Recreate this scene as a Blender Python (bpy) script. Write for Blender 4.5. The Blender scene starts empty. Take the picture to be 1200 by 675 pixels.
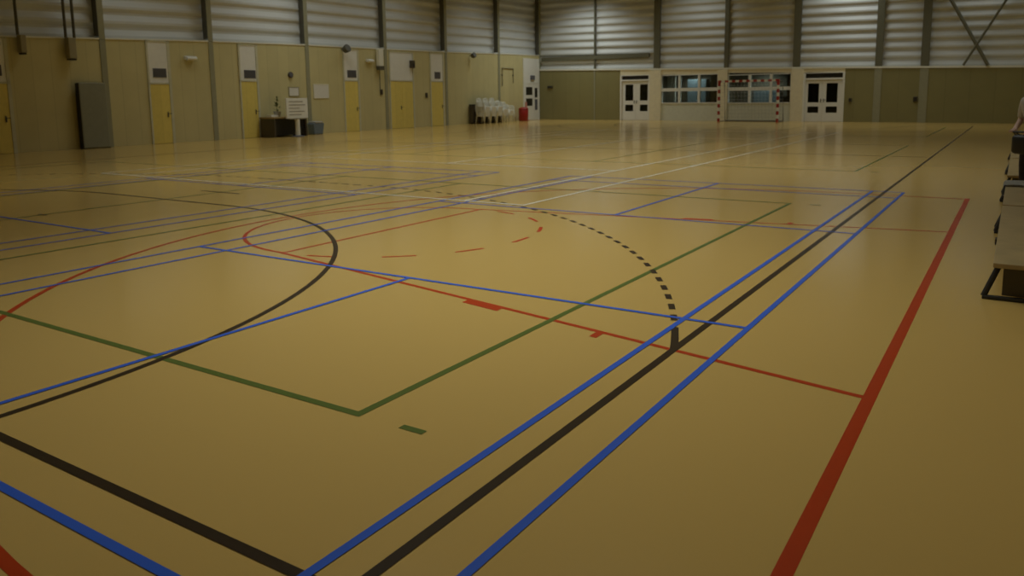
import bpy, bmesh, math, random
from mathutils import Vector, Matrix
C = bpy.context.scene.collection
R = math.radians
rnd = random.Random(7)

# ------------------------------------------------------------------ materials
def lin(h):
    h = h.lstrip('#'); v = [int(h[i:i+2], 16)/255 for i in (0, 2, 4)]
    return tuple(c/12.92 if c <= .04045 else ((c+.055)/1.055)**2.4 for c in v) + (1,)

def mat(name, col, rough=.6, spec=.5, metal=0, noise=.06, scale=6, stripes=None, coat=0):
    m = bpy.data.materials.new(name); m.use_nodes = True
    nt = m.node_tree; b = nt.nodes['Principled BSDF']
    c = lin(col) if isinstance(col, str) else col
    b.inputs['Roughness'].default_value = rough
    b.inputs['Metallic'].default_value = metal
    b.inputs['Specular IOR Level'].default_value = spec
    b.inputs['Coat Weight'].default_value = coat
    tc = nt.nodes.new('ShaderNodeTexCoord')
    n = nt.nodes.new('ShaderNodeTexNoise'); n.inputs['Scale'].default_value = scale; n.inputs['Detail'].default_value = 4
    nt.links.new(tc.outputs['Object'], n.inputs['Vector'])
    mr = nt.nodes.new('ShaderNodeMapRange')
    mr.inputs['From Min'].default_value = .25; mr.inputs['From Max'].default_value = .75
    mr.inputs['To Min'].default_value = 1-noise; mr.inputs['To Max'].default_value = 1+noise
    nt.links.new(n.outputs['Fac'], mr.inputs['Value'])
    val = mr.outputs['Result']
    if stripes:                       # vertical boards along local x: period, strength
        per, amt = stripes
        sx = nt.nodes.new('ShaderNodeSeparateXYZ'); nt.links.new(tc.outputs['Object'], sx.inputs[0])
        d = nt.nodes.new('ShaderNodeMath'); d.operation = 'DIVIDE'; d.inputs[1].default_value = per
        nt.links.new(sx.outputs['X'], d.inputs[0])
        f = nt.nodes.new('ShaderNodeMath'); f.operation = 'FLOOR'; nt.links.new(d.outputs[0], f.inputs[0])
        w = nt.nodes.new('ShaderNodeTexWhiteNoise'); w.noise_dimensions = '1D'; nt.links.new(f.outputs[0], w.inputs['W'])
        m2 = nt.nodes.new('ShaderNodeMapRange'); m2.inputs['To Min'].default_value = 1-amt; m2.inputs['To Max'].default_value = 1+amt
        nt.links.new(w.outputs['Value'], m2.inputs['Value'])
        fr = nt.nodes.new('ShaderNodeMath'); fr.operation = 'FRACT'; nt.links.new(d.outputs[0], fr.inputs[0])
        g = nt.nodes.new('ShaderNodeMath'); g.operation = 'LESS_THAN'; g.inputs[1].default_value = .05; nt.links.new(fr.outputs[0], g.inputs[0])
        g2 = nt.nodes.new('ShaderNodeMath'); g2.operation = 'MULTIPLY_ADD'; g2.inputs[1].default_value = -.10; g2.inputs[2].default_value = 1
        nt.links.new(g.outputs[0], g2.inputs[0])
        a = nt.nodes.new('ShaderNodeMath'); a.operation = 'MULTIPLY'
        nt.links.new(val, a.inputs[0]); nt.links.new(m2.outputs['Result'], a.inputs[1])
        a2 = nt.nodes.new('ShaderNodeMath'); a2.operation = 'MULTIPLY'
        nt.links.new(a.outputs[0], a2.inputs[0]); nt.links.new(g2.outputs[0], a2.inputs[1])
        val = a2.outputs[0]
    vm = nt.nodes.new('ShaderNodeVectorMath'); vm.operation = 'SCALE'
    vm.inputs[0].default_value = c[:3]
    nt.links.new(val, vm.inputs['Scale'])
    nt.links.new(vm.outputs[0], b.inputs['Base Color'])
    return m

M = {}
M['floor'] = mat('sports_floor', (.61, .40, .12, 1), rough=.17, spec=.6, noise=.02, scale=.25)
LR = dict(rough=.30, spec=.3, noise=.03, scale=8)
M['l_black'] = mat('line_black', (.035, .022, .012, 1), **LR)
M['l_blue'] = mat('line_blue', (.035, .12, .58, 1), **LR)
M['l_red'] = mat('line_red', (.46, .045, .008, 1), **LR)
M['l_green'] = mat('line_green', (.105, .145, .028, 1), **LR)
M['l_white'] = mat('line_white', (.88, .84, .70, 1), **LR)
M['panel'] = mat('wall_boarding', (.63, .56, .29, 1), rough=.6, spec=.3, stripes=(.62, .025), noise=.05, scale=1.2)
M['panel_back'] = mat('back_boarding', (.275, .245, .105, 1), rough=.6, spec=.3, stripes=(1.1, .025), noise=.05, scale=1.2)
M['clad'] = mat('steel_cladding', (.64, .65, .63, 1), rough=.45, spec=.5, noise=.04, scale=.8)
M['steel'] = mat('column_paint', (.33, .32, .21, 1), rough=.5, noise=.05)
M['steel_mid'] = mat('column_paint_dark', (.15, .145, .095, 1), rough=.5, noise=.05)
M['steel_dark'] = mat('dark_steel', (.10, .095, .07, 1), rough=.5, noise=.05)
M['flash'] = mat('flashing', (.84, .82, .70, 1), rough=.4, noise=.03)
M['yellow'] = mat('yellow_door', (.82, .66, .17, 1), rough=.45, noise=.04, stripes=(.45, .04))
M['white'] = mat('white_paint', (.85, .84, .78, 1), rough=.5, noise=.03)
M['cream'] = mat('cream_masonry', (.88, .80, .57, 1), rough=.6, noise=.05)
M['sill'] = mat('pale_green_panel', (.72, .73, .60, 1), rough=.6, noise=.05)
M['grille'] = mat('grille_grey', (.13, .13, .15, 1), rough=.6)
M['frame'] = mat('door_frame_paint', (.62, .60, .44, 1), rough=.5)
M['ceil'] = mat('ceiling_paint', (.35, .33, .27, 1), rough=.8)
M['mat_grey'] = mat('mat_grey_green', (.28, .28, .20, 1), rough=.7, noise=.05)
M['dark'] = mat('near_black', (.02, .018, .014, 1), rough=.5)
M['brown'] = mat('dark_brown', (.075, .06, .036, 1), rough=.6)
M['blue_bin'] = mat('blue_grey_plastic', (.16, .21, .27, 1), rough=.5)
M['plastic'] = mat('white_plastic', (.80, .79, .70, 1), rough=.35, noise=.02)
M['red'] = mat('red_plastic', (.36, .02, .015, 1), rough=.4)
M['pink'] = mat('faded_red_plastic', (.62, .30, .24, 1), rough=.5)
M['wood'] = mat('bench_wood', (.35, .255, .115, 1), rough=.4, noise=.15, scale=5)
M['paper'] = mat('paper', (.78, .76, .70, 1), rough=.8, noise=.02)
M['boxbeige'] = mat('beige_metal', (.36, .32, .20, 1), rough=.5)
M['leaf'] = mat('plant_green', (.12, .14, .03, 1), rough=.6)
M['ink'] = mat('grey_ink', (.28, .25, .20, 1), rough=.8)
M['shirt'] = mat('pale_shirt', (.48, .45, .40, 1), rough=.9)
M['trouser'] = mat('dark_trousers', (.03, .022, .02, 1), rough=.9)
M['skin'] = mat('skin', (.50, .32, .24, 1), rough=.6)
M['hair'] = mat('dark_hair', (.035, .025, .016, 1), rough=.7)
M['towel'] = mat('grey_towel', (.45, .43, .38, 1), rough=1)
M['curtain'] = mat('brown_curtain', (.16, .10, .045, 1), rough=.9)
M['bluegrey'] = mat('blue_grey_paint', (.13, .18, .21, 1), rough=.7)
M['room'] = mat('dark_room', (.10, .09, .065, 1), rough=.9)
M['net'] = mat('net_cord', (.45, .45, .40, 1), rough=.9)
g = bpy.data.materials.new('glass'); g.use_nodes = True
b = g.node_tree.nodes['Principled BSDF']; nt = g.node_tree
tr = nt.nodes.new('ShaderNodeBsdfTransparent'); tr.inputs[0].default_value = (.75, .8, .78, 1)
gl = nt.nodes.new('ShaderNodeBsdfGlossy'); gl.inputs['Roughness'].default_value = .05
fz = nt.nodes.new('ShaderNodeFresnel'); fz.inputs[0].default_value = 1.45
mx = nt.nodes.new('ShaderNodeMixShader')
nt.links.new(fz.outputs[0], mx.inputs[0]); nt.links.new(tr.outputs[0], mx.inputs[1]); nt.links.new(gl.outputs[0], mx.inputs[2])
nt.links.new(mx.outputs[0], nt.nodes['Material Output'].inputs['Surface'])
M['glass'] = g

# ------------------------------------------------------------------ mesh helpers
def link(o, parent=None):
    C.objects.link(o)
    if parent: o.parent = parent
    return o

def obj(name, bm, mats, parent=None, smooth=False, recalc=True):
    me = bpy.data.meshes.new(name)
    if recalc: bmesh.ops.recalc_face_normals(bm, faces=bm.faces[:])
    bm.to_mesh(me); bm.free()
    for m in (mats if isinstance(mats, (list, tuple)) else [mats]): me.materials.append(M[m])
    if smooth: me.polygons.foreach_set('use_smooth', [True]*len(me.polygons))
    return link(bpy.data.objects.new(name, me), parent)

def tag(o, label=None, cat=None, group=None, kind=None):
    if label: o['label'] = label
    if cat: o['category'] = cat
    if group: o['group'] = group
    if kind: o['kind'] = kind
    return o

def empty(name, mw, label, cat, group=None, kind=None):
    o = bpy.data.objects.new(name, None); o.empty_display_size = .2; C.objects.link(o)
    o.matrix_world = mw
    return tag(o, label, cat, group, kind)

def bx(bm, x0, x1, y0, y1, z0, z1, mi=0, bev=0):
    r = bmesh.ops.create_cube(bm, size=1)
    vs = r['verts']
    for v in vs:
        v.co = Vector(((x0+x1)/2+v.co.x*(x1-x0), (y0+y1)/2+v.co.y*(y1-y0), (z0+z1)/2+v.co.z*(z1-z0)))
    fs = {f for v in vs for f in v.link_faces}
    for f in fs: f.material_index = mi
    if bev:
        es = {e for f in fs for e in f.edges}
        bmesh.ops.bevel(bm, geom=list(es), offset=bev, segments=2, affect='EDGES', profile=.5)
    return bm

def box(*a, **k): return bx(bmesh.new(), *a, **k)

def tube(bm, pts, r, n=10, cap=True, radii=None):
    rings = []
    pts = [Vector(p) for p in pts]
    for i, p in enumerate(pts):
        t = (pts[min(i+1, len(pts)-1)]-pts[max(i-1, 0)]).normalized()
        a = t.orthogonal().normalized() if abs(t.z) < .99 else Vector((1, 0, 0))
        if abs(t.z) < .99: a = t.cross(Vector((0, 0, 1))).normalized()
        bb = t.cross(a).normalized()
        rad = radii[i] if radii else r
        rings.append([bm.verts.new(p+(a*math.cos(2*math.pi*k/n)+bb*math.sin(2*math.pi*k/n))*rad) for k in range(n)])
    for i in range(len(rings)-1):
        for k in range(n):
            bm.faces.new((rings[i][k], rings[i][(k+1) % n], rings[i+1][(k+1) % n], rings[i+1][k]))
    if cap:
        bm.faces.new(rings[0]); bm.faces.new(rings[-1][::-1])
    return bm

def lathe(bm, prof, n=20, cx=0, cy=0, z=0):
    rings = [[bm.verts.new((cx+r*math.cos(2*math.pi*k/n), cy+r*math.sin(2*math.pi*k/n), z+h)) for k in range(n)] for r, h in prof]
    for i in range(len(rings)-1):
        for k in range(n):
            bm.faces.new((rings[i][k], rings[i][(k+1) % n], rings[i+1][(k+1) % n], rings[i+1][k]))
    bm.faces.new(rings[0]); bm.faces.new(rings[-1][::-1])
    return bm

def interp(x, T):
    if x <= T[0][0]:
        (a, b), (c, d) = T[0], T[1]
    elif x >= T[-1][0]:
        (a, b), (c, d) = T[-2], T[-1]
    else:
        for i in range(len(T)-1):
            if T[i][0] <= x <= T[i+1][0]:
                (a, b), (c, d) = T[i], T[i+1]; break
    return b+(d-b)*(x-a)/(c-a)

# ------------------------------------------------------------------ wall frames: local x along wall, -y into the hall
def wall_frame(P, Q):
    u = (Vector(Q)-Vector(P)).normalized()
    return Matrix.Translation((P[0], P[1], 0)) @ Matrix.Rotation(math.atan2(u.y, u.x), 4, 'Z')
ML = wall_frame((-27.14, 11.95), (-28.55, 47.84))
MB = wall_frame((-28.55, 47.75), (1.0, 45.85))
def at(Mw, s, off=0, z=0): return Mw @ Matrix.Translation((s, -off, z))

ZL = [(-13, 3.50), (0, 3.66), (3.8, 3.79), (7.9, 3.93), (13.4, 4.05), (18.5, 4.11), (24.4, 4.19), (32.1, 4.37), (36, 4.42)]
ZB = [(0, 3.40), (10.8, 3.14), (20.8, 2.92), (28.7, 2.71), (30.4, 2.67)]
HC = 8.8

# ------------------------------------------------------------------ setting
fl = obj('floor', box(-30.5, 2.2, -2.2, 49.5, -.2, 0), 'floor')
tag(fl, 'tan sports hall floor with coloured court lines', 'floor', kind='structure')
ce = obj('ceiling', box(-30.5, 2.2, -2.2, 49.5, HC, HC+.2), 'ceil')
tag(ce, 'flat ceiling of the sports hall', 'ceiling', kind='structure')

def cladding(bm, x0, x1, Z, y, period, base, depth=.09, step=2.0):
    """horizontal trapezoid sheet; foot follows the flashing height"""
    prof = []; k = 0
    while k*period < 7:
        z = k*period
        prof += [(z, 0), (z+period*.20, 0), (z+period*.42, -depth), (z+period*.60, -depth)]
        k += 1
    n = max(2, int((x1-x0)/step)); cols = []
    for i in range(n+1):
        x = x0+(x1-x0)*i/n; z0 = interp(x, Z)+base
        cols.append([bm.verts.new((x, y+d, min(z0+z, HC+.05))) for z, d in prof if True])
    for i in range(n):
        for j in range(len(prof)-1):
            bm.faces.new((cols[i][j], cols[i+1][j], cols[i+1][j+1], cols[i][j+1]))
    return bm

def strip_wall(bm, x0, x1, zb, Z, y0, y1, step=2.0, dz0=0, top=None):
    n = max(1, int((x1-x0)/step)); pr = []
    for i in range(n+1):
        x = x0+(x1-x0)*i/n; zt = interp(x, Z)+(top or 0)
        zlo = zb if zb is not None else interp(x, Z)+dz0
        pr.append([bm.verts.new(c) for c in ((x, y0, zlo), (x, y1, zlo), (x, y1, zt), (x, y0, zt))])
    for i in range(n):
        for j in range(4):
            bm.faces.new((pr[i][j], pr[i][(j+1) % 4], pr[i+1][(j+1) % 4], pr[i+1][j]))
    bm.faces.new(pr[0]); bm.faces.new(pr[-1][::-1])
    return bm

# left wall
wl = obj('wall_left', strip_wall(bmesh.new(), -13.9, 36.0, 0, ZL, 0, .6), 'panel'); wl.matrix_world = ML
tag(wl, 'left wall of tan boarding under pale ribbed cladding', 'wall', kind='structure')
obj('cladding', cladding(bmesh.new(), -13.9, 36.3, ZL, .40, .52, -.15), 'clad', wl)
obj('flashing', strip_wall(bmesh.new(), -13.9, 36.0, None, ZL, -.03, .42, dz0=0, top=.05), 'flash', wl)

# back wall, built round its door and window openings
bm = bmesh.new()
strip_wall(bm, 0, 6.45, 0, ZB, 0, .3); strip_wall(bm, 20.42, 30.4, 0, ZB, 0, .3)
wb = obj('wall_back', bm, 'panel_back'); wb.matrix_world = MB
tag(wb, 'back wall of brown boarding under pale ribbed cladding', 'wall', kind='structure')
obj('cladding', cladding(bmesh.new(), -.4, 30.4, ZB, .22, .485, -.1), 'clad', wb)
obj('flashing', strip_wall(bmesh.new(), 0, 30.4, None, ZB, -.05, .3, dz0=0, top=.10), 'flash', wb)
bm = bmesh.new()
strip_wall(bm, 6.45, 8.61, None, ZB, 0, .3, dz0=-.33)
strip_wall(bm, 9.38, 13.15, None, ZB, 0, .3, dz0=-.29)
strip_wall(bm, 13.74, 17.52, None, ZB, 0, .3, dz0=-.21)
strip_wall(bm, 18.19, 20.42, None, ZB, 0, .3, dz0=-.20)
obj('lintel', bm, 'cream', wb)
bm = bmesh.new(); bx(bm, 9.38, 13.15, .02, .3, 0, 1.06); bx(bm, 13.74, 17.52, .02, .3, 0, 1.04)
obj('parapet', bm, 'sill', wb)
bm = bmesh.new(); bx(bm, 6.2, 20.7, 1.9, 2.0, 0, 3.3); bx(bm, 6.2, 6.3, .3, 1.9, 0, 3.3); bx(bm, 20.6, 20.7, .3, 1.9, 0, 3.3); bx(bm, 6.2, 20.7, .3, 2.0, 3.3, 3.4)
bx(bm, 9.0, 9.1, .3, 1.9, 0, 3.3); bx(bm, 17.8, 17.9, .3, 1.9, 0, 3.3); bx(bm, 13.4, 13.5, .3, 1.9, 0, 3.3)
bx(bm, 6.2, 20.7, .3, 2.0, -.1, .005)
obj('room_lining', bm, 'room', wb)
for s0, s1, lab in ((8.61, 9.38, 'left'), (13.15, 13.74, 'middle'), (17.52, 18.19, 'right')):
    obj('pillar', strip_wall(bmesh.new(), s0, s1, 0, ZB, -.08, .3, top=-.01), 'cream', wb)
obj('shade_band', box(.2, 8.5, -.02, .14, 4.02, 4.28), 'steel_mid', wb)  # added dark strip standing for a shaded ridge of the cladding

o = obj('wall_right', box(1.3, 1.5, -2.2, 47, 0, HC), 'panel'); tag(o, 'right wall beside the benches', 'wall', kind='structure')
o = obj('wall_front', box(-28, 1.5, -1.9, -1.7, 0, HC), 'panel'); tag(o, 'wall behind the camera', 'wall', kind='structure')

# columns
tn = [0]
def column(Mw, s, Z, w, depth, foot=None):
    tn[0] += 1
    bm = bmesh.new()
    z0 = 0 if foot is None else foot
    zf = interp(s, Z)
    bx(bm, s-w/2, s+w/2, -.03, -.005, z0, zf+.1)               # face flange, lower part
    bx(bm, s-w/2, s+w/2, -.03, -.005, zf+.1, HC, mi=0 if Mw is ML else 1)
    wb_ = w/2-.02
    depth -= .07                                                # boxed web before the sheets, coloured dark to stand for its shade
    bx(bm, s-wb_, s+wb_, -.005, depth, zf+.12, HC, mi=2)        # web, shade put into its colour
    o = obj('trim_%d' % tn[0], bm, ['steel', 'steel_mid', 'steel_dark']); o.matrix_world = Mw
    return tag(o, 'vertical steel column %s' % ('along the left wall' if Mw is ML else 'along the back wall'), 'column', 'steel wall columns', 'structure')
for s in (-7, -1.7, 3.72, 8.28, 13.55, 19.12, 24.54, 30.4, 35.9): column(ML, s, ZL, .22, .36)
for s, w in ((4.5, .10), (9.05, .42), (13.62, .26), (17.76, .40), (22.1, .36), (24.32, .40)): column(MB, s, ZB, w, .2, None)
tn[0] += 1
bm = bmesh.new()
tube(bm, [(24.25, -.09, 8.2), (27.16, -.09, 2.86)], .085, 8); tube(bm, [(28.9, -.16, 8.15), (26.08, -.16, 2.9)], .06, 8)
o = obj('trim_%d' % tn[0], bm, 'steel_mid'); o.matrix_world = MB
tag(o, 'crossed diagonal steel braces high on the back wall', 'brace', kind='structure')

# doors on the left wall: s0, s1, leaf top, panel top, grille(s0,s1,z0,z1)
def handle(parent, s, z, y=-.05):
    bm = bmesh.new(); bx(bm, s-.025, s+.025, y-.012, y, z-.1, z+.1, bev=.004)
    tube(bm, [(s, y, z+.03), (s, y-.05, z+.03), (s+.12, y-.05, z+.03)], .011, 8)
    return obj('door_handle', bm, 'steel_dark', parent)
DL = [(-.62, .52, 2.22, 3.66, (-.25, .28, 2.46, 2.80), 1, 'yellow door at the far left edge under a white panel'),
      (5.37, 6.36, 2.24, 3.86, (5.60, 6.16, 2.49, 2.83), 1, 'yellow door right of the grey mat under a white panel'),
      (9.60, 10.62, 2.38, 3.93, (9.86, 10.46, 2.52, 2.86), 1, 'yellow door left of the dark desk under a white panel'),
      (15.88, 17.02, 2.46, 4.02, (16.17, 16.80, 2.64, 3.00), 1, 'yellow door right of the white wall board under a white panel'),
      (19.36, 21.44, 2.50, 4.06, None, 2, 'wide yellow double door under a white panel'),
      (22.94, 24.26, 2.50, 4.12, (23.36, 23.90, 2.68, 3.06), 1, 'yellow door left of the stacked white chairs')]
for i, (a, b_, zl, zt, gr, n, lab) in enumerate(DL):
    bm = bmesh.new(); f = .07
    bx(bm, a, a+f, -.05, .02, 0, zt); bx(bm, b_-f*1.6, b_, -.05, .02, 0, zt); bx(bm, a, b_, -.05, .02, zl, zl+.06); bx(bm, a, b_, -.05, .02, zt-.05, zt)
    o = obj('door_%d' % (i+1), bm, 'frame'); o.matrix_world = ML
    tag(o, lab, 'door', kind='structure')
    w = (b_-a-f*2.6)/n
    for k in range(n):
        obj('door_leaf', box(a+f+k*w+.006, a+f+(k+1)*w-.006, -.035, .02, .01, zl-.005, bev=.004), 'yellow', o)
    handle(o, b_-f*1.6-.14 if n == 1 else a+f+w-.12, 1.1)
    obj('overdoor_panel', box(a+f, b_-f*1.6, -.03, .02, zl+.06, zt-.05), 'white', o)
    if gr:
        s0, s1, z0, z1 = gr; bm = bmesh.new()
        bx(bm, s0, s1, -.04, -.03, z0, z1)
        for q in range(6):
            zz = z0+(z1-z0)*(q+.3)/6; bx(bm, s0, s1, -.055, -.04, zz, zz+.025)
        obj('ventilation_grille', bm, 'grille', o)
# glazed door at the end of the left wall
bm = bmesh.new(); a, b_, zl, zt = 33.5, 35.75, 2.5, 4.2
bx(bm, a, a+.1, -.05, .02, 0, zt); bx(bm, b_-.22, b_, -.05, .02, 0, zt); bx(bm, a, b_, -.05, .02, zl, zl+.08)
o = obj('door_7', bm, 'white'); o.matrix_world = ML
tag(o, 'pale door with dark panes in the far left corner', 'door', kind='structure')
obj('overdoor_panel', box(a+.1, b_-.22, -.03, .02, zl+.08, zt), 'white', o)
obj('overdoor_lamp', bx(bmesh.new(), 34.45, 34.95, -.14, -.03, 2.75, 3.05, bev=.02), 'grille', o)
obj('door_leaf', box(a+.11, 34.95, -.035, .02, .01, zl), 'white', o)
obj('door_leaf', box(34.96, b_-.22, -.035, .02, .01, zl), 'white', o)
for z0, z1 in ((1.72, 2.26), (.98, 1.48)): obj('pane', box(33.85, 34.72, -.045, -.036, z0, z1), 'dark', o)
obj('pane', box(35.08, 35.45, -.045, -.036, 1.55, 2.20), 'dark', o); obj('pane', box(35.08, 35.45, -.045, -.036, .68, 1.42), 'grille', o)

# double doors in the back wall
def back_door(n, s0, s1, zt, ztr, leaves, lab):
    f = .11; bm = bmesh.new()
    bx(bm, s0, s0+f, -.03, .25, 0, zt); bx(bm, s1-f, s1, -.03, .25, 0, zt); bx(bm, s0+f, s1-f, -.03, .25, zt-.04, zt); bx(bm, s0+f, s1-f, -.03, .25, ztr-.10, ztr)
    o = obj('door_%d' % n, bm, 'white'); o.matrix_world = MB; tag(o, lab, 'door', kind='structure')
    obj('transom_pane', box(s0+f, s1-f, .10, .115, ztr, zt-.04), 'dark', o)
    for (l0, l1, g0, g1, u0, u1, w0, w1) in leaves:
        bm = bmesh.new(); ya, yb = .05, .11
        bx(bm, l0, g0, ya, yb, .01, ztr-.11); bx(bm, g1, l1, ya, yb, .01, ztr-.11)
        bx(bm, g0, g1, ya, yb, .01, w0); bx(bm, g0, g1, ya, yb, w1, u0); bx(bm, g0, g1, ya, yb, u1, ztr-.11)
        lf = obj('door_leaf', bm, 'white', o)
        obj('pane', box(g0, g1, .075, .085, u0, u1), 'glass', lf); obj('pane', box(g0, g1, .075, .085, w0, w1), 'glass', lf)
    handle(o, leaves[0][1]-.08, 1.18, .05); handle(o, leaves[1][0]+.08, 1.18, .05)
    return o
back_door(8, 6.45, 8.61, 2.90, 2.62, [(6.57, 7.53, 6.80, 7.38, 1.26, 2.30, .58, 1.0), (7.54, 8.49, 7.86, 8.42, 1.26, 2.30, .58, 1.0)], 'white double door with glass panes left of the plain window')
back_door(9, 18.19, 20.42, 2.74, 2.44, [(18.31, 19.24, 18.45, 19.05, 1.08, 2.14, .50, .85), (19.25, 20.30, 19.45, 20.05, 1.08, 2.14, .50, .85)], 'white double door with glass panes right of the goal')

def back_window(n, s0, s1, z0, z1, ms, zm, lab):
    bm = bmesh.new(); f = .05
    bx(bm, s0, s0+f, -.02, .2, z0, z1); bx(bm, s1-f, s1, -.02, .2, z0, z1); bx(bm, s0+f, s1-f, -.02, .2, z0, z0+.06); bx(bm, s0+f, s1-f, -.02, .2, z1-.05, z1)
    for m_ in ms: bx(bm, m_-.07, m_+.07, -.02, .15, z0+.06, z1-.05)
    e = [s0+f]+[x for m_ in ms for x in (m_-.07, m_+.07)]+[s1-f]
    for k in range(0, len(e), 2): bx(bm, e[k], e[k+1], -.02, .15, zm-.10, zm+.10)
    o = obj('window_%d' % n, bm, 'white'); o.matrix_world = MB; tag(o, lab, 'window', kind='structure')
    for k in range(0, len(e), 2):
        for a, b_ in ((z0+.06, zm-.1), (zm+.1, z1-.05)):
            obj('pane', box(e[k], e[k+1], .06, .07, a, b_), 'glass', o)
back_window(1, 9.38, 13.15, 1.06, 2.85, (10.62, 11.92), 1.92, 'white six pane window left of the goal')
back_window(2, 13.74, 17.52, 1.04, 2.76, (15.08, 16.35), 1.90, 'white six pane window behind the goal')

# things seen through those windows
def thing_box(name, Mw, s, off, z, parts, label, cat, group=None):
    o = empty(name, at(Mw, s, off, z), label, cat, group)
    for nm, m, bms in parts: obj(nm, bms, m, o)
    return o
def wavy(w, h, n=24, amp=.04):
    bm = bmesh.new(); c = []
    for i in range(n+1):
        x = -w/2+w*i/n; y = amp*math.sin(i*1.9)
        c.append([bm.verts.new((x, y+d, z)) for d, z in ((0, 0), (0, h), (.012, h), (.012, 0))])
    for i in range(n):
        for j in range(4): bm.faces.new((c[i][j], c[i][(j+1) % 4], c[i+1][(j+1) % 4], c[i+1][j]))
    return bm
for s, w, m_, lab in ((9.75, .6, 'towel', 'pale curtain hanging behind the left pane of the plain window'),
                      (12.75, .75, 'curtain', 'brown curtain hanging behind the right pane of the plain window'),
                      (17.3, .5, 'curtain', 'brown curtain at the right end of the window behind the goal')):
    o = obj('curtain', wavy(w, 2.6), m_); o.matrix_world = at(MB, s, -.75, .35); tag(o, lab, 'curtain')
    o.location.z = .35
def cupboard(s, off, w, d, h, m_, lab):
    bm = box(-w/2, w/2, -d/2, d/2, .06, h, bev=.01); bx(bm, -w/2+.03, w/2-.03, -d/2+.04, d/2-.02, 0, .06)
    o = obj('cupboard', bm, m_); o.matrix_world = at(MB, s, off, .006); tag(o, lab, 'cupboard')
    for sg in (-1, 1):
        dd = obj('door', box(min(0, sg*w/2)+.01, max(0, sg*w/2)-.01, -d/2-.02, -d/2, .1, h-.04, bev=.004), m_, o)
        obj('knob', tube(bmesh.new(), [(sg*.06, -d/2-.02, h*.6), (sg*.06, -d/2-.05, h*.6)], .02, 8), 'steel', dd)
    return o
cupboard(11.25, -1.5, 1.25, .5, 2.55, 'bluegrey', 'blue grey cupboard behind the middle pane of the plain window')
cupboard(15.7, -1.5, 1.6, .5, 1.75, 'bluegrey', 'low blue grey cupboard behind the window with the goal')

# ------------------------------------------------------------------ court markings, painted on the floor
class Lines:
    def __init__(s, z): s.bm = bmesh.new(); s.z = z
    def quad(s, pts):
        s.z += 2e-6
        f = s.bm.faces.new([s.bm.verts.new((x, y, s.z)) for x, y in pts]); f.normal_update()
        if f.normal.z < 0: f.normal_flip()
    def seg(s, a, b, w=.05):
        a, b = Vector(a), Vector(b); d = (b-a).normalized()*w/2; n = Vector((-d.y, d.x))
        s.quad([a-d+n, b+d+n, b+d-n, a-d-n]); return s
    def arc(s, c, r, a0, a1, w=.05, n=64):
        for i in range(n):
            t0, t1 = R(a0+(a1-a0)*i/n), R(a0+(a1-a0)*(i+1)/n)
            s.quad([(c[0]+(r+q*w/2)*math.cos(t), c[1]+(r+q*w/2)*math.sin(t)) for q, t in ((1, t0), (1, t1), (-1, t1), (-1, t0))])
        return s
    def dash(s, c, r, a0, a1, dash=.15, gap=.15, w=.05):
        L = R(abs(a1-a0))*r; t = 0; sg = 1 if a1 > a0 else -1
        while t < L:
            q = math.degrees(t/r); e = math.degrees(min(t+dash, L)/r)
            s.arc(c, r, a0+sg*q, a0+sg*e, w, 2); t += dash+gap
        return s
    def rect(s, x0, y0, x1, y1, w=.05):
        s.seg((x0, y0), (x1, y0), w); s.seg((x1, y0), (x1, y1), w); s.seg((x1, y1), (x0, y1), w); s.seg((x0, y1), (x0, y0), w); return s
    def build(s, name, m, label): return tag(obj(name, s.bm, m, fl, recalc=False), label)
XC, Y0, Y1 = -11.74, 1.65, 41.65

L = Lines(.0012)                                           # basketball, three courts across the hall
for r_ in range(1):
    dy = 14.4*r_
    for sx in (0,):
        X = (lambda x: x) if sx == 0 else (lambda x: 2*XC-x)
        A = (lambda a: a) if sx == 0 else (lambda a: 180-a)
        P = lambda x, y: (X(x), y+dy)
        L.seg(P(-.565, 1.12), P(-.565, 13.44), .066)
        L.seg(P(-.565, 4.31), P(-6.43, 5.45), .045); L.seg(P(-.565, 10.13), P(-6.43, 9.08), .045); L.seg(P(-6.43, 5.45), P(-6.43, 9.08), .045)
        c = P(-6.43, 7.26)
        L.arc(c, 1.80, A(90), A(270), .045, 48)
        for a in (-74, -48, -23.5, 2, 25, 50, 74): L.arc(c, 1.80, A(a-5.5), A(a+5.5), .045, 4)
        c = P(-2.25, 7.25)
        L.arc(c, 6.13, A(90), A(270), .05, 96)
        L.seg(P(-2.25, 1.12), P(-.565, 1.12)); L.seg(P(-2.25, 13.38), P(-.565, 13.38))
        for y0_, y1_, sg in ((4.31, 5.45, -1), (10.13, 9.08, 1)):     # lane marks on the outer side
            def q(t, o): 
                return P(-.565-5.865*t, y0_+(y1_-y0_)*t+sg*o)
            L.quad([q(.452, 0), q(.517, 0), q(.517, .10), q(.452, .10)])
            for t in (.296,): L.quad([q(t-.005, 0), q(t+.005, 0), q(t+.005, .13), q(t-.005, .13)])
L.build('basketball_marking', 'l_red', 'red basketball court lines')

L = Lines(.0020)                                           # volleyball
for y0, y1 in ((2.755, 11.72), (17.2, 26.2), (31.6, 40.6)):
    L.rect(XC-9, y0, XC+9, y1)
    for x in (XC-3, XC, XC+3): L.seg((x, y0), (x, y1))
    for x in (XC-9.36, XC+9.36):
        for y in (y0, y1): L.seg((x-.05, y), (x+.05, y), .045)
L.build('volleyball_marking', 'l_green', 'green volleyball court lines')

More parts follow.
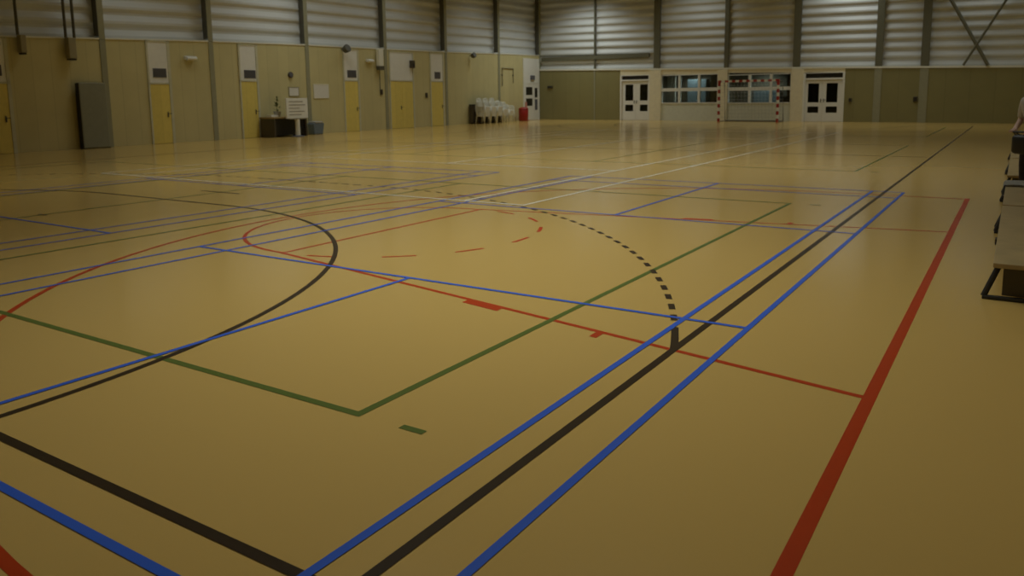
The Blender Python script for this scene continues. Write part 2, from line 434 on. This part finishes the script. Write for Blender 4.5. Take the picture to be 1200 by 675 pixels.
L = Lines(.0028)                                           # handball
L.rect(XC-10, Y0, XC+10, Y1); L.seg((XC-10, 21.65), (XC+10, 21.65))
for y, sg in ((Y0, 1), (Y1, -1)):
    pr, pl = (XC+1.5, y), (XC-1.5, y)
    L.arc(pr, 5.93, 0, 90*sg); L.arc(pl, 5.93, 180, 180-90*sg); L.seg((pr[0], y+sg*5.93), (pl[0], y+sg*5.93))
    a0 = math.degrees(math.acos(8.5/8.98))
    L.arc(pr, 8.98, a0*sg, (a0+3.1)*sg, .05, 6); L.arc(pl, 8.98, 180-a0*sg, 180-(a0+3.1)*sg, .05, 6)
    L.dash(pr, 8.98, (a0+4.2)*sg, 90*sg); L.dash(pl, 8.98, 180-(a0+4.2)*sg, 180-90*sg)
    for k in range(10): L.seg((pr[0]-.05-k*.3, y+sg*8.98), (pr[0]-.2-k*.3, y+sg*8.98))
    L.seg((XC-.5, y+sg*7), (XC+.5, y+sg*7)); L.seg((XC-.08, y+sg*4), (XC+.08, y+sg*4))
L.build('handball_marking', 'l_black', 'black handball court lines with dashed arc')

L = Lines(.0052)                                           # tennis
for x in (-6.10, -7.20, XC*2+6.10, XC*2+7.20): L.seg((x, 9.72), (x, 33.55))
for y in (9.72, 33.55): L.seg((-6.10, y), (XC*2+6.10, y))
for y in (15.2, 28.1): L.seg((-7.2, y), (XC*2+7.2, y))
L.seg((XC, 15.2), (XC, 28.1))
L.build('tennis_marking', 'l_white', 'white tennis court lines')

for r_ in range(1):                                        # badminton, two courts side by side
    for cx in (-4.50, -12.32):
        dy = 14.4*r_; L = Lines(.0040)
        for x in (-3.03, -2.57, 2.57, 3.03): L.seg((cx+x, .56+dy), (cx+x, 13.82+dy), .042)
        for y in (.56, 1.41, 5.235, 9.5, 13.05, 13.82): L.seg((cx-3.03, y+dy), (cx+3.03, y+dy), .042)
        L.seg((cx, .56+dy), (cx, 5.235+dy), .042); L.seg((cx, 9.5+dy), (cx, 13.82+dy), .042)
        L.build('badminton_marking', 'l_blue', 'blue badminton court lines')

# ------------------------------------------------------------------ things along the left wall
def mb(o, Mw): o.matrix_world = Mw; return o
# upright mat
m0 = at(ML, 3.04, .20, 0)
o = obj('gym_mat', box(-.47, .49, -.10, .10, .02, 2.27, bev=.03), 'mat_grey'); o.matrix_world = m0
tag(o, 'tall grey green gym mat standing upright against the left wall', 'gym mat')
obj('shade_edge', box(-.495, -.47, -.095, .095, .03, 2.25, bev=.01), 'dark', o)  # dark strip on the left edge, standing for the mat's shadow
obj('foot', box(-.5, .5, -.08, .08, 0, .03), 'dark', o)

def winch(s, z0, z1, w, pipes, lab):
    o = obj('winch_box', box(-w/2, w/2, -.12, .12, z0, z1, bev=.02), 'boxbeige'); o.matrix_world = at(ML, s, .19, 0)
    tag(o, lab, 'winch box', 'net winches high on the left wall')
    obj('bottom_cover', box(-w/2+.02, w/2-.02, -.11, .11, z0-.06, z0, bev=.01), 'dark', o)
    for x in pipes: obj('pipe', tube(bmesh.new(), [(x, .0, z1), (x, .0, HC)], .045, 10), 'steel_dark', o)
winch(2.48, 3.07, 3.76, .26, (-.14, .15), 'beige wall box above the grey mat with two dark pipes rising from it')
winch(.90, 3.20, 3.76, .18, (-.10,), 'slim wall box left of the grey mat with one dark pipe rising')

def lamp(s, z, w, lab):
    o = obj('emergency_lamp', box(-w/2, w/2, -.05, .06, -.05, .08, bev=.02), 'white'); o.matrix_world = at(ML, s, .09, z)
    tag(o, lab, 'emergency lamp'); bm = bmesh.new()
    # curved diffuser
    tube(bm, [(-w/2+.03, -.05, -.02), (w/2-.03, -.05, -.02)], .07, 12); obj('diffuser', bm, 'plastic', o)
lamp(7.24, 3.25, .52, 'white emergency lamp right of the door beside the grey mat')
lamp(17.8, 3.50, .50, 'small white emergency lamp right of the fourth yellow door')

def disc(name, s, z, r, d, m_, lab, cat, rim):
    bm = bmesh.new(); lathe(bm, [(r*.9, 0), (r, d*.3), (r, d*.8), (r*.93, d)], 20)
    o = obj(name, bm, m_); o.matrix_world = at(ML, s, 0, z) @ Matrix.Rotation(R(90), 4, 'X'); tag(o, lab, cat)
    bm = bmesh.new(); lathe(bm, [(r*.75, d), (r*.7, d+.015)], 20); obj(rim, bm, 'grille', o)
disc('wall_clock', 12.46, 2.70, .14, .07, 'brown', 'small dark round wall clock above the dark desk', 'clock', 'face')
o = obj('spotlight', lathe(bmesh.new(), [(.10, -.14), (.16, -.10), (.20, .12), (.19, .15)], 16), 'steel_dark')
o.matrix_world = at(ML, 15.85, .30, 3.98) @ Matrix.Rotation(R(65), 4, 'X'); tag(o, 'dark spotlight above the fourth yellow door', 'spotlight')
obj('bracket', tube(bmesh.new(), [(0, 0, -.12), (0, .10, -.22), (0, .16, -.28)], .025, 8), 'steel_dark', o)
o = obj('spotlight', lathe(bmesh.new(), [(.09, -.12), (.14, -.08), (.17, .10), (.16, .13)], 16), 'steel_dark')
o.matrix_world = at(ML, 27.0, .28, 4.10) @ Matrix.Rotation(R(65), 4, 'X'); tag(o, 'dark spotlight above the stacked white chairs', 'spotlight')
obj('bracket', tube(bmesh.new(), [(0, 0, -.10), (0, .10, -.20), (0, .12, -.25)], .022, 8), 'steel_dark', o)
o = obj('control_box', box(-.17, .17, -.10, .10, 3.25, 4.1, bev=.02), 'flash'); o.matrix_world = at(ML, 18.50, .16, 0)
tag(o, 'tall pale wall box with dark base beside the wide yellow door', 'control box')
obj('dark_base', box(-.19, .19, -.12, .10, 3.05, 3.25, bev=.02), 'steel_dark', o)
obj('cable', tube(bmesh.new(), [(.02, .07, 3.1), (.02, .07, 2.05)], .02, 8), 'steel_dark', o)
for s, z, lab in ((18.68, 1.93, 'dark switch plate left of the wide yellow door'), (22.55, 1.75, 'dark switch plate between the wide yellow door and the next')):
    o = obj('switch_plate', box(-.09, .09, -.03, .02, -.14, .14, bev=.01), 'brown'); o.matrix_world = at(ML, s, .03, z); tag(o, lab, 'switch')
    obj('rocker', box(-.04, .04, -.045, -.03, -.06, .06, bev=.005), 'dark', o)
o = obj('loudspeaker', box(-.13, .13, -.10, .10, -.2, .2, bev=.02), 'brown'); o.matrix_world = at(ML, 21.20, .14, 3.42); tag(o, 'small dark loudspeaker at the corner of the double door panel', 'loudspeaker')
obj('speaker_cone', tube(bmesh.new(), [(0, -.1, -.04), (0, -.115, -.04)], .09, 16), 'dark', o)
# faint tube frame folded on the wall right of the chairs
bm = bmesh.new()
tube(bm, [(-.7, -.04, -1.15), (-.7, -.04, 0), (.7, -.04, 0), (.7, -.04, -.95)], .035, 8)
o = obj('wall_frame', bm, 'boxbeige'); o.matrix_world = at(ML, 31.45, .0, 3.46); tag(o, 'tan tubular frame fixed to the wall right of the stacked chairs', 'wall frame')
for x in (-.7, .7): obj('bracket', box(x-.06, x+.06, -.05, .0, -.5, -.4), 'steel_dark', o)

# desk
o = empty('desk', at(ML, 11.45, .55, 0), 'dark desk with a tan top against the left wall', 'desk')
obj('desk_top', box(-.98, .98, -.45, .45, .80, .87, bev=.01), 'wood', o)
obj('modesty_panel', box(-.93, .93, -.30, -.26, .08, .80), 'dark', o)
for x in (-.95, .87): obj('side_panel', box(x, x+.08, -.42, .42, 0, .80), 'brown', o)
# plant on it
o = empty('potted_plant', at(ML, 11.02, .62, .87), 'small leafy plant in a pale pot on the dark desk', 'plant')
obj('pot', lathe(bmesh.new(), [(.11, 0), (.16, .2), (.17, .24), (.14, .24)], 16), 'towel', o)
bm = bmesh.new()
for k in range(26):
    a = rnd.uniform(0, 6.28); h = rnd.uniform(.25, .85); d = rnd.uniform(.03, .2)*(1.2-h*.7)
    p = Vector((d*math.cos(a), d*math.sin(a), h)); t = Vector((math.cos(a), math.sin(a), .5))*.09; n = Vector((-math.sin(a), math.cos(a), 0))*.035
    vs = [bm.verts.new(q) for q in (p-t, p+n, p+t, p-n)]; bm.faces.new(vs)
obj('foliage', bm, 'leaf', o)
obj('stem', tube(bmesh.new(), [(0, 0, .2), (.01, 0, .8)], .012, 6), 'leaf', o)
# papers on desk
o = obj('paper_stack', box(-.2, .2, -.14, .14, 0, .09, bev=.005), 'paper'); o.matrix_world = at(ML, 10.75, .62, .87); tag(o, 'stack of papers on the left end of the dark desk', 'papers')

# flip chart
o = empty('flip_chart', at(ML, 11.55, 1.25, 0), 'white writing board on a pale pedestal in front of the desk', 'flip chart')
brd = obj('board', box(-.62, .62, -.04, .04, .80, 1.66, bev=.01), 'white', o)
bm = bmesh.new()
for k, w in enumerate((.8, .95, .6, .9, .7)): bx(bm, -.48, -.48+w, -.047, -.04, 1.50-k*.14, 1.53-k*.14)
obj('writing', bm, 'ink', brd)
obj('pedestal', lathe(bmesh.new(), [(.11, .02), (.10, .80)], 16), 'plastic', o)
obj('base', lathe(bmesh.new(), [(.30, 0), (.30, .03), (.12, .06)], 20), 'grille', o)
obj('tray', box(-.5, .5, -.10, .02, .76, .80, bev=.005), 'boxbeige', o)
def sheet(name, s, z0, z1, w, m_, lab, cat, fr):
    o = obj(name, box(-w/2, w/2, -.025, .0, z0, z1), m_); o.matrix_world = at(ML, s, .0, 0); tag(o, lab, cat)
    bm = bmesh.new(); f = .03
    bx(bm, -w/2-f, w/2+f, -.035, 0, z0-f, z0); bx(bm, -w/2-f, w/2+f, -.035, 0, z1, z1+f); bx(bm, -w/2-f, -w/2, -.035, 0, z0, z1); bx(bm, w/2, w/2+f, -.035, 0, z0, z1)
    obj('frame', bm, fr, o)
sheet('notice', 12.62, 1.78, 2.14, .56, 'paper', 'pale square notice on the wall above the writing board', 'notice', 'boxbeige')
sheet('wall_board', 14.35, 1.68, 2.28, .92, 'paper', 'white board on the wall above the blue bin', 'wall board', 'flash')
# bin
bm = bmesh.new(); bx(bm, -.34, .34, -.22, .22, 0, .52, bev=.04)
for v in bm.verts: k = .82+.18*v.co.z/.52; v.co.x *= k; v.co.y *= k
o = obj('bin', bm, 'blue_bin'); o.matrix_world = at(ML, 13.50, .40, 0); tag(o, 'blue grey bin under the white wall board', 'bin')
obj('lid', box(-.24, .24, -.24, .24, .52, .60, bev=.03), 'towel', o)

# stacked white garden chairs
def chair_parts():
    P = []
    bm = bmesh.new()                       # seat: dished slab with front roll
    n = 8; g_ = [[None]*(n+1) for _ in range(n+1)]
    for lay in (0, 1):
        for i in range(n+1):
            for j in range(n+1):
                u, v = i/n*2-1, j/n*2-1
                z = .44-.02*(1-u*u)*(1-v*v)-.03*max(0, -v-.6)-(.02 if lay else 0)
                g_[i][j] = bm.verts.new((u*.24*(1-.06*(v+1)/2), v*.23, z))
        for i in range(n):
            for j in range(n): bm.faces.new((g_[i][j], g_[i+1][j], g_[i+1][j+1], g_[i][j+1]))
    for a, b_, c, d in ((-.245, .245, -.235, -.215), (-.235, .235, .215, .235)): bx(bm, a, b_, c, d, .355, .435, bev=.006)
    for sx in (-1, 1): bx(bm, sx*.238-.01, sx*.238+.01, -.215, .215, .355, .435)
    P.append(('seat', bm))
    bm = bmesh.new()                       # back: curved with rounded top and slots
    def bp(u, v): return Vector((u*.235*(1-.12*v*v), .22+.10*v-.05*(1-u*u)*v, .42+.44*v*(1-.10*u*u)))
    for k in range(5):
        u0, u1 = -1+.4*k+.03, -1+.4*(k+1)-.03
        for d in (0, .018):
            vs = [[bm.verts.new(bp(u, v)+Vector((0, d, 0))) for u in (u0, u1)] for v in [q/6*.86 for q in range(7)]]
            for q in range(6): bm.faces.new((vs[q][0], vs[q][1], vs[q+1][1], vs[q+1][0]))
    tube(bm, [bp(u, .93) for u in [-1+q/6 for q in range(13)]], .03, 8)
    tube(bm, [bp(-.98, q/5*.93) for q in range(6)], .02, 8); tube(bm, [bp(.98, q/5*.93) for q in range(6)], .02, 8)
    P.append(('backrest', bm))
    for sx in (-1, 1):
        P.append(('armrest', tube(bmesh.new(), [(sx*.245, -.21, .43), (sx*.265, -.2, .60), (sx*.27, -.1, .645), (sx*.265, .12, .645), (sx*.235, .24, .62)], .022, 8)))
        P.append(('leg', tube(bmesh.new(), [(sx*.235, -.21, .44), (sx*.265, -.245, 0)], .03, 8, radii=[.032, .024])))
        P.append(('leg', tube(bmesh.new(), [(sx*.22, .21, .44), (sx*.255, .27, 0)], .03, 8, radii=[.032, .024])))
    return P
def dup(root, mw, label):
    r_ = root.copy(); C.objects.link(r_); r_.matrix_world = mw; r_['label'] = label
    for ch in list(root.children):
        c = ch.copy(); C.objects.link(c); c.parent = r_
    return r_
proto = None
names = ['lowest', 'second', 'third', 'fourth', 'fifth', 'sixth', 'topmost']
stacks = [(27.25, 7, 'leftmost stack'), (27.98, 7, 'second stack from the left'), (28.72, 7, 'middle stack'), (29.45, 5, 'second stack from the right'), (30.18, 4, 'rightmost stack, next to the red bin')]
for s, n, nm in stacks:
    for k in range(n):
        mw = at(ML, s, .75+.012*k, .085*k) @ Matrix.Rotation(R(0), 4, 'Z') @ Matrix.Scale(1.22, 4)
        pos = 'lowest' if k == 0 else ('topmost' if k == n-1 else names[k] + ' from the floor')
        lab = 'white plastic chair, %s in the %s' % (pos, nm)
        if proto is None:
            proto = empty('stacking_chair', mw, lab, 'chair', 'stacked white plastic chairs')
            for a, bmx in chair_parts(): obj(a, bmx, 'plastic', proto, smooth=a in ('seat', 'leg', 'armrest'))
        else: dup(proto, mw, lab)
# dark trolley beside the chairs
o = empty('storage_trunk', at(ML, 26.78, .21, 0), 'long dark brown trunk against the wall behind the stacked white chairs', 'trunk')
obj('body', box(0, 3.7, -.12, .15, .06, 1.12, bev=.02), 'brown', o)
obj('lid', box(-.02, 3.72, -.14, .16, 1.12, 1.18, bev=.02), 'dark', o)
for x in (.15, 1.3, 2.4, 3.55): obj('foot', box(x-.06, x+.06, -.10, .12, 0, .06), 'dark', o)
# red bin
o = empty('pedal_bin', at(ML, 32.45, .62, 0), 'red waste bin beside the pale glazed door', 'bin')
obj('body', lathe(bmesh.new(), [(.26, 0), (.31, .05), (.33, .72), (.30, .76)], 20), 'red', o, smooth=True)
obj('lid', lathe(bmesh.new(), [(.34, .76), (.33, .82), (.20, .90), (.05, .92)], 20), 'red', o, smooth=True)
o = empty('warning_pole', at(ML, 33.1, .45, 0), 'faded pink striped pole standing right of the red bin', 'pole')
obj('shaft', tube(bmesh.new(), [(0, 0, .05), (0, 0, 1.25)], .10, 12, radii=[.14, .06]), 'pink', o)
obj('foot', lathe(bmesh.new(), [(.24, 0), (.24, .05), (.12, .08)], 18), 'pink', o)

# ------------------------------------------------------------------ goal in front of the back wall
G = at(MB, 15.56, 1.55, 0)
o = empty('handball_goal', G, 'red and white striped handball goal in front of the window', 'goal')
hw, hh, t = 1.72, 2.40, .12
def striped(a, b_, axis, fixed):
    bm = bmesh.new(); n = int(round((b_-a)/.22)); n += (n+1) % 2
    for k in range(n):
        p, q = a+(b_-a)*k/n, a+(b_-a)*(k+1)/n
        if axis == 'z': bx(bm, fixed-t/2, fixed+t/2, -t/2, t/2, p, q, mi=k % 2)
        else: bx(bm, p, q, -t/2, t/2, fixed-t/2, fixed+t/2, mi=k % 2)
    return bm
obj('post', striped(0, hh-t, 'z', -hw), ['red', 'plastic'], o); obj('post', striped(0, hh-t, 'z', hw), ['red', 'plastic'], o)
obj('crossbar', striped(-hw-t/2, hw+t/2, 'x', hh-t/2), ['red', 'plastic'], o)
for sx in (-1, 1):
    obj('net_support', tube(bmesh.new(), [(sx*hw, 0, hh-.06), (sx*hw, .80, hh-.1), (sx*hw, 1.05, .03), (sx*hw, .03, .03)], .025, 8), 'steel_dark', o)
obj('ground_bar', tube(bmesh.new(), [(-hw, 1.05, .03), (hw, 1.05, .03)], .04, 8), 'steel_dark', o)
bm = bmesh.new()
for k in range(18):
    x = -hw+2*hw*k/17; tube(bm, [(x, .80, hh-.1), (x, 1.04, .05)], .005, 4)
    if k % 2 == 0: tube(bm, [(x, .03, hh-.06), (x, .80, hh-.1)], .005, 4)
for k in range(12):
    z = .05+(hh-.15)*k/11; y = 1.04-.24*k/11; tube(bm, [(-hw, .05, z), (-hw, y, z), (hw, y, z), (hw, .05, z)], .005, 4)
obj('net', bm, 'net', o)

# small fittings on the back wall
for s, z, w, h, lab in ((20.75, 1.20, .14, .22, 'small dark fitting on the brown boarding right of the double door'),
                        (23.98, 1.22, .20, .26, 'dark wall fitting on the brown boarding near the right columns'),
                        (.95, 2.25, .42, .16, 'small dark plate on the boarding in the far left corner')):
    o = obj('wall_fitting', box(-w/2, w/2, -.05, .05, -h/2, h/2, bev=.015), 'brown'); o.matrix_world = at(MB, s, .05, z); tag(o, lab, 'wall fitting')
    obj('cover', box(-w/3, w/3, -.06, -.05, -h/3, h/3), 'dark', o)

# ------------------------------------------------------------------ benches on the right
def bench(y0, y1, lab):
    o = empty('gym_bench', Matrix.Translation((.10, (y0+y1)/2, 0)), lab, 'bench', 'low benches in a row on the right')
    h = (y1-y0)/2
    obj('seat', box(-.19, .25, -h, h, .262, .30, bev=.006), 'wood', o)
    obj('beam', box(-.02, .04, -h+.1, h-.1, .16, .262), 'brown', o)
    for y in (-h+.12, h-.12):
        bm = bmesh.new()
        tube(bm, [(-.15, y, .262), (-.24, y-.05, .02)], .022, 8); obj('leg', bm, 'dark', o)
        bm = bmesh.new(); tube(bm, [(.20, y, .262), (.24, y-.05, .02)], .022, 8); obj('leg', bm, 'dark', o)
        obj('crosspiece', box(-.12, .22, y-.03, y+.03, .035, .262), 'brown', o)
        obj('foot', box(-.25, .27, y-.075, y-.025, 0, .03, bev=.008), 'dark', o)
    obj('hook', box(-.205, -.19, -h*.3-.06, -h*.3+.06, .24, .29), 'dark', o)
bench(6.88, 10.46, 'low wooden gym bench nearest the camera at the right edge')
bench(10.56, 13.45, 'second low wooden gym bench, just before the standing person')
bench(14.3, 17.9, 'third low wooden gym bench, just beyond the standing person')
bench(18.1, 21.7, 'farthest low wooden gym bench along the right side')
o = obj('towel', bmesh.new(), 'towel'); bm = bmesh.new()
c = []
for i, (x, z) in enumerate(((-.125, .10), (-.118, .30), (-.10, .325), (.0, .33), (.12, .325), (.2, .33), (.3, .322))):
    c.append([bm.verts.new((x, y, z+.004*math.sin(7*y+i))) for y in (-.35, -.2, 0, .2, .35)])
for i in range(len(c)-1):
    for j in range(4): bm.faces.new((c[i][j], c[i][j+1], c[i+1][j+1], c[i+1][j]))
bmesh.ops.solidify(bm, geom=bm.faces[:], thickness=.02)
bm.to_mesh(o.data); bm.free(); o.location = (0, 12.9, .0); tag(o, 'pale grey towel draped over the end of the second bench', 'towel')

# ------------------------------------------------------------------ person standing beyond the second bench
def skin_mesh(name, verts, edges, m_, parent, sub=2, root=0):
    me = bpy.data.meshes.new(name); me.from_pydata([v[0] for v in verts], edges, [])
    o = link(bpy.data.objects.new(name, me), None)
    o.modifiers.new('s', 'SKIN'); sb = o.modifiers.new('u', 'SUBSURF'); sb.levels = sb.render_levels = sub
    for i, v in enumerate(verts):
        d = me.skin_vertices[0].data[i]; r_ = v[1]; d.radius = r_ if isinstance(r_, tuple) else (r_, r_); d.use_root = (i == root)
    dg = bpy.context.evaluated_depsgraph_get(); dg.update()
    me2 = bpy.data.meshes.new_from_object(o.evaluated_get(dg))
    bpy.data.objects.remove(o); me2.name = name
    me2.materials.clear(); me2.materials.append(M[m_]); me2.polygons.foreach_set('use_smooth', [True]*len(me2.polygons))
    return link(bpy.data.objects.new(name, me2), parent)
PM = Matrix.Translation((.22, 13.88, 0)) @ Matrix.Rotation(R(-30), 4, 'Z')   # faces the hall, local -x is its front... y up the hall
pv = [((0, 0, .98), (.13, .10)), ((0, 0, 1.15), (.125, .09)), ((0, -.01, 1.36), (.15, .10)), ((0, 0, 1.50), (.08, .07)), ((0, 0, 1.60), (.055, .055)),   # 0-4 pelvis..neck
      ((0, -.02, 1.70), (.075, .09)), ((0, -.01, 1.80), (.072, .085))]                                   # 5,6 head
pe = [(0, 1), (1, 2), (2, 3), (3, 4), (4, 5), (5, 6)]
for sx in (-1, 1):
    b0 = len(pv)
    pv += [((sx*.10, 0, .90), .085), ((sx*.11, -.02, .50), .058), ((sx*.11, .02, .10), .042), ((sx*.115, -.12, .045), (.04, .035))]
    pe += [(0, b0), (b0, b0+1), (b0+1, b0+2), (b0+2, b0+3)]
    b1 = len(pv)
    pv += [((sx*.18, 0, 1.44), .062), ((sx*.23, .03, 1.17), .045), ((sx*.20, -.16, 1.03), .034), ((sx*.18, -.23, 1.02), (.036, .022))]
    pe += [(2, b1), (b1, b1+1), (b1+1, b1+2), (b1+2, b1+3)]
    h = len(pv)-1
    for k in range(4):
        bz = len(pv); x = sx*.18+(k-1.5)*.018; L_ = (.05, .06, .056, .045)[k]
        pv += [((x, -.25, 1.02), .009), ((x, -.25-L_*.6, 1.01), .0085), ((x, -.25-L_*.8, .985), .0075)]
        pe += [(h, bz), (bz, bz+1), (bz+1, bz+2)]
    bz = len(pv); pv += [((sx*.18-sx*.035, -.20, 1.025), .010), ((sx*.18-sx*.05, -.24, 1.02), .009)]
    pe += [(h-1, bz), (bz, bz+1)]
pe = [e for e in pe]
person = skin_mesh('person', pv, pe, 'skin', None); person.matrix_world = PM
tag(person, 'person in a pale shirt and dark trousers standing between benches at the right edge', 'person')
bm = bmesh.new(); bm.from_mesh(person.data)
# face: brow, nose, mouth, ears added onto the head surface
def blob(bm, c, s):
    r_ = bmesh.ops.create_uvsphere(bm, u_segments=10, v_segments=8, radius=1)
    for v in r_['verts']: v.co = Vector((c[0]+v.co.x*s[0], c[1]+v.co.y*s[1], c[2]+v.co.z*s[2]))
    for f in {f for v in r_['verts'] for f in v.link_faces}: f.smooth = True
blob(bm, (0, -.118, 1.725), (.014, .022, .024)); blob(bm, (0, -.105, 1.672), (.026, .010, .008))
for sx in (-1, 1): blob(bm, (sx*.08, .005, 1.735), (.012, .02, .032))
bm.to_mesh(person.data); bm.free()
bm = bmesh.new()
for sx in (-1, 1): blob(bm, (sx*.03, -.098, 1.755), (.012, .008, .008))
obj('eyes', bm, 'dark', person)
bm = bmesh.new()                                             # hair cap
r_ = bmesh.ops.create_uvsphere(bm, u_segments=20, v_segments=14, radius=1)
for v in r_['verts']: v.co = Vector((v.co.x*.095, .018+v.co.y*.112, 1.785+v.co.z*.095))
bmesh.ops.delete(bm, geom=[v for v in bm.verts if (v.co.y < -.06 and v.co.z < 1.81) or v.co.z < 1.70], context='VERTS')
bmesh.ops.solidify(bm, geom=bm.faces[:], thickness=-.012)
obj('hair', bm, 'hair', person, smooth=True)
sv = [((0, 0, .95), (.165, .125)), ((0, 0, 1.15), (.155, .115)), ((0, -.01, 1.36), (.175, .12)), ((0, 0, 1.49), (.095, .085))]
se = [(0, 1), (1, 2), (2, 3)]
for sx in (-1, 1):
    b1 = len(sv); sv += [((sx*.18, 0, 1.44), .078), ((sx*.215, .02, 1.26), .064), ((sx*.23, .03, 1.17), .058)]; se += [(2, b1), (b1, b1+1), (b1+1, b1+2)]
skin_mesh('shirt', sv, se, 'shirt', person)
tv = [((0, 0, .96), (.15, .115)), ((0, 0, .90), (.14, .11))]; te = [(0, 1)]
for sx in (-1, 1):
    b1 = len(tv); tv += [((sx*.10, 0, .82), .10), ((sx*.11, -.02, .50), .075), ((sx*.11, .02, .09), .062)]; te += [(1, b1), (b1, b1+1), (b1+1, b1+2)]
skin_mesh('trousers', tv, te, 'trouser', person)
for sx in (-1, 1):
    obj('shoe', box(sx*.115-.048, sx*.115+.048, -.19, .09, 0, .085, bev=.03), 'dark', person, smooth=True)
# dark bag held in front
o = obj('sports_bag', box(-.15, .15, -.08, .08, -.14, .14, bev=.05), 'dark', None, smooth=True)
o.matrix_world = PM @ Matrix.Translation((.02, -.30, .82)); tag(o, 'black sports bag held by the standing person', 'bag')
for sx in (-1, 1): obj('strap', tube(bmesh.new(), [(-.09, sx*.04, .13), (-.15, sx*.03, .18), (.15, sx*.03, .18), (.09, sx*.04, .13)], .012, 8), 'dark', o)

# ------------------------------------------------------------------ camera
cam = bpy.data.cameras.new('Camera'); co = bpy.data.objects.new('Camera', cam); C.objects.link(co)
f_px, pit, yaw, rol, h = 912.458, .141897, .575483, -.0125188, 1.6004
cp, sp, cy, sy = math.cos(pit), math.sin(pit), math.cos(yaw), math.sin(yaw)
fwd = Vector((-sy*cp, cy*cp, -sp)); right = Vector((cy, sy, 0)); up = right.cross(fwd)
r2 = right*math.cos(rol)+up*math.sin(rol); u2 = r2.cross(fwd)
co.matrix_world = Matrix(((r2.x, u2.x, -fwd.x, 0), (r2.y, u2.y, -fwd.y, 0), (r2.z, u2.z, -fwd.z, h), (0, 0, 0, 1)))
cam.sensor_fit = 'HORIZONTAL'; cam.sensor_width = 36; cam.lens = f_px/1200*36
cam.shift_y = -93.566/1200; cam.dof.use_dof = True; cam.dof.focus_distance = 4.2; cam.dof.aperture_fstop = 3.8; cam.clip_start = .05; cam.clip_end = 200
bpy.context.scene.camera = co

# ------------------------------------------------------------------ lights: unseen ceiling luminaires, layout and power shaped for a bright middle
def area(x, y, e, sx=2.6, sy=2.2, z=HC-.12, col=(.89, .958, .93), spread=130):
    l = bpy.data.lights.new('unseen_lamp', 'AREA'); l.shape = 'RECTANGLE'; l.size = sx; l.size_y = sy; l.energy = e; l.color = col; l.spread = R(spread)
    o = bpy.data.objects.new('unseen_lamp', l); C.objects.link(o); o.location = (x, y, z)
LAMPS = [(-25, 17, 25.7, 112), (-25, 24, 55.6, 130), (-25, 32, 35.3, 130), (-25, 40, 54.6, 130), (-20, 6, 8.56, 112), (-20, 17, 13.9, 112), (-20, 24, 69.5, 130), (-20, 32, 27.8, 130), (-20, 40, 30, 130), (-15, 6, 5.35, 112), (-15, 11, 69.5, 112), (-15, 17, 87.7, 112), (-15, 24, 44.9, 130), (-15, 32, 9.63, 130), (-15, 40, 8.56, 130), (-10, 11, 26.8, 112), (-10, 17, 85.6, 112), (-10, 24, 54.6, 130), (-10, 32, 7.49, 130), (-10, 40, 33.2, 130), (-5, 11, 24.6, 112), (-5, 17, 79.2, 112), (-5, 24, 46, 130), (-5, 32, 7.49, 130), (-5, 40, 46, 130), (-1, 1.5, 6.42, 112), (-1, 6, 19.3, 112), (-1, 17, 26.8, 112), (-1, 24, 16.1, 130), (-1, 32, 4.28, 130), (-1, 40, 30, 130), (-24.6, 44.9, 116, 130), (-16.9, 44.9, 32.1, 130), (-8.2, 44.9, 52.4, 130), (-2, 44.9, 18.2, 130), (-5, 7.5, 52.4, 80), (-8, 9, 9.63, 80), (-4, 5, 58.9, 80), (-7, 13, 19.3, 90), (-25, 28, 24.6, 150)]   # x, y, watts, spread angle; tail entries added to pool light, lift left wall
for x, y, e, sp_ in LAMPS:
    area(x, y, e, spread=sp_)
area(-17.4, 48.0, 28, 1, .3, 3.2); area(-13.0, 47.75, 30, 1, .3, 3.2)      # added lamps that brighten the rooms behind the windows
w = bpy.data.worlds.new('World'); bpy.context.scene.world = w; w.use_nodes = True
w.node_tree.nodes['Background'].inputs[0].default_value = (.9, .95, 1, 1); w.node_tree.nodes['Background'].inputs[1].default_value = .02

sc = bpy.context.scene
sc.view_settings.view_transform = 'Standard'; sc.view_settings.look = 'None'; sc.view_settings.gamma = 1
sc.view_settings.use_curve_mapping = False; sc.view_settings.exposure = 0
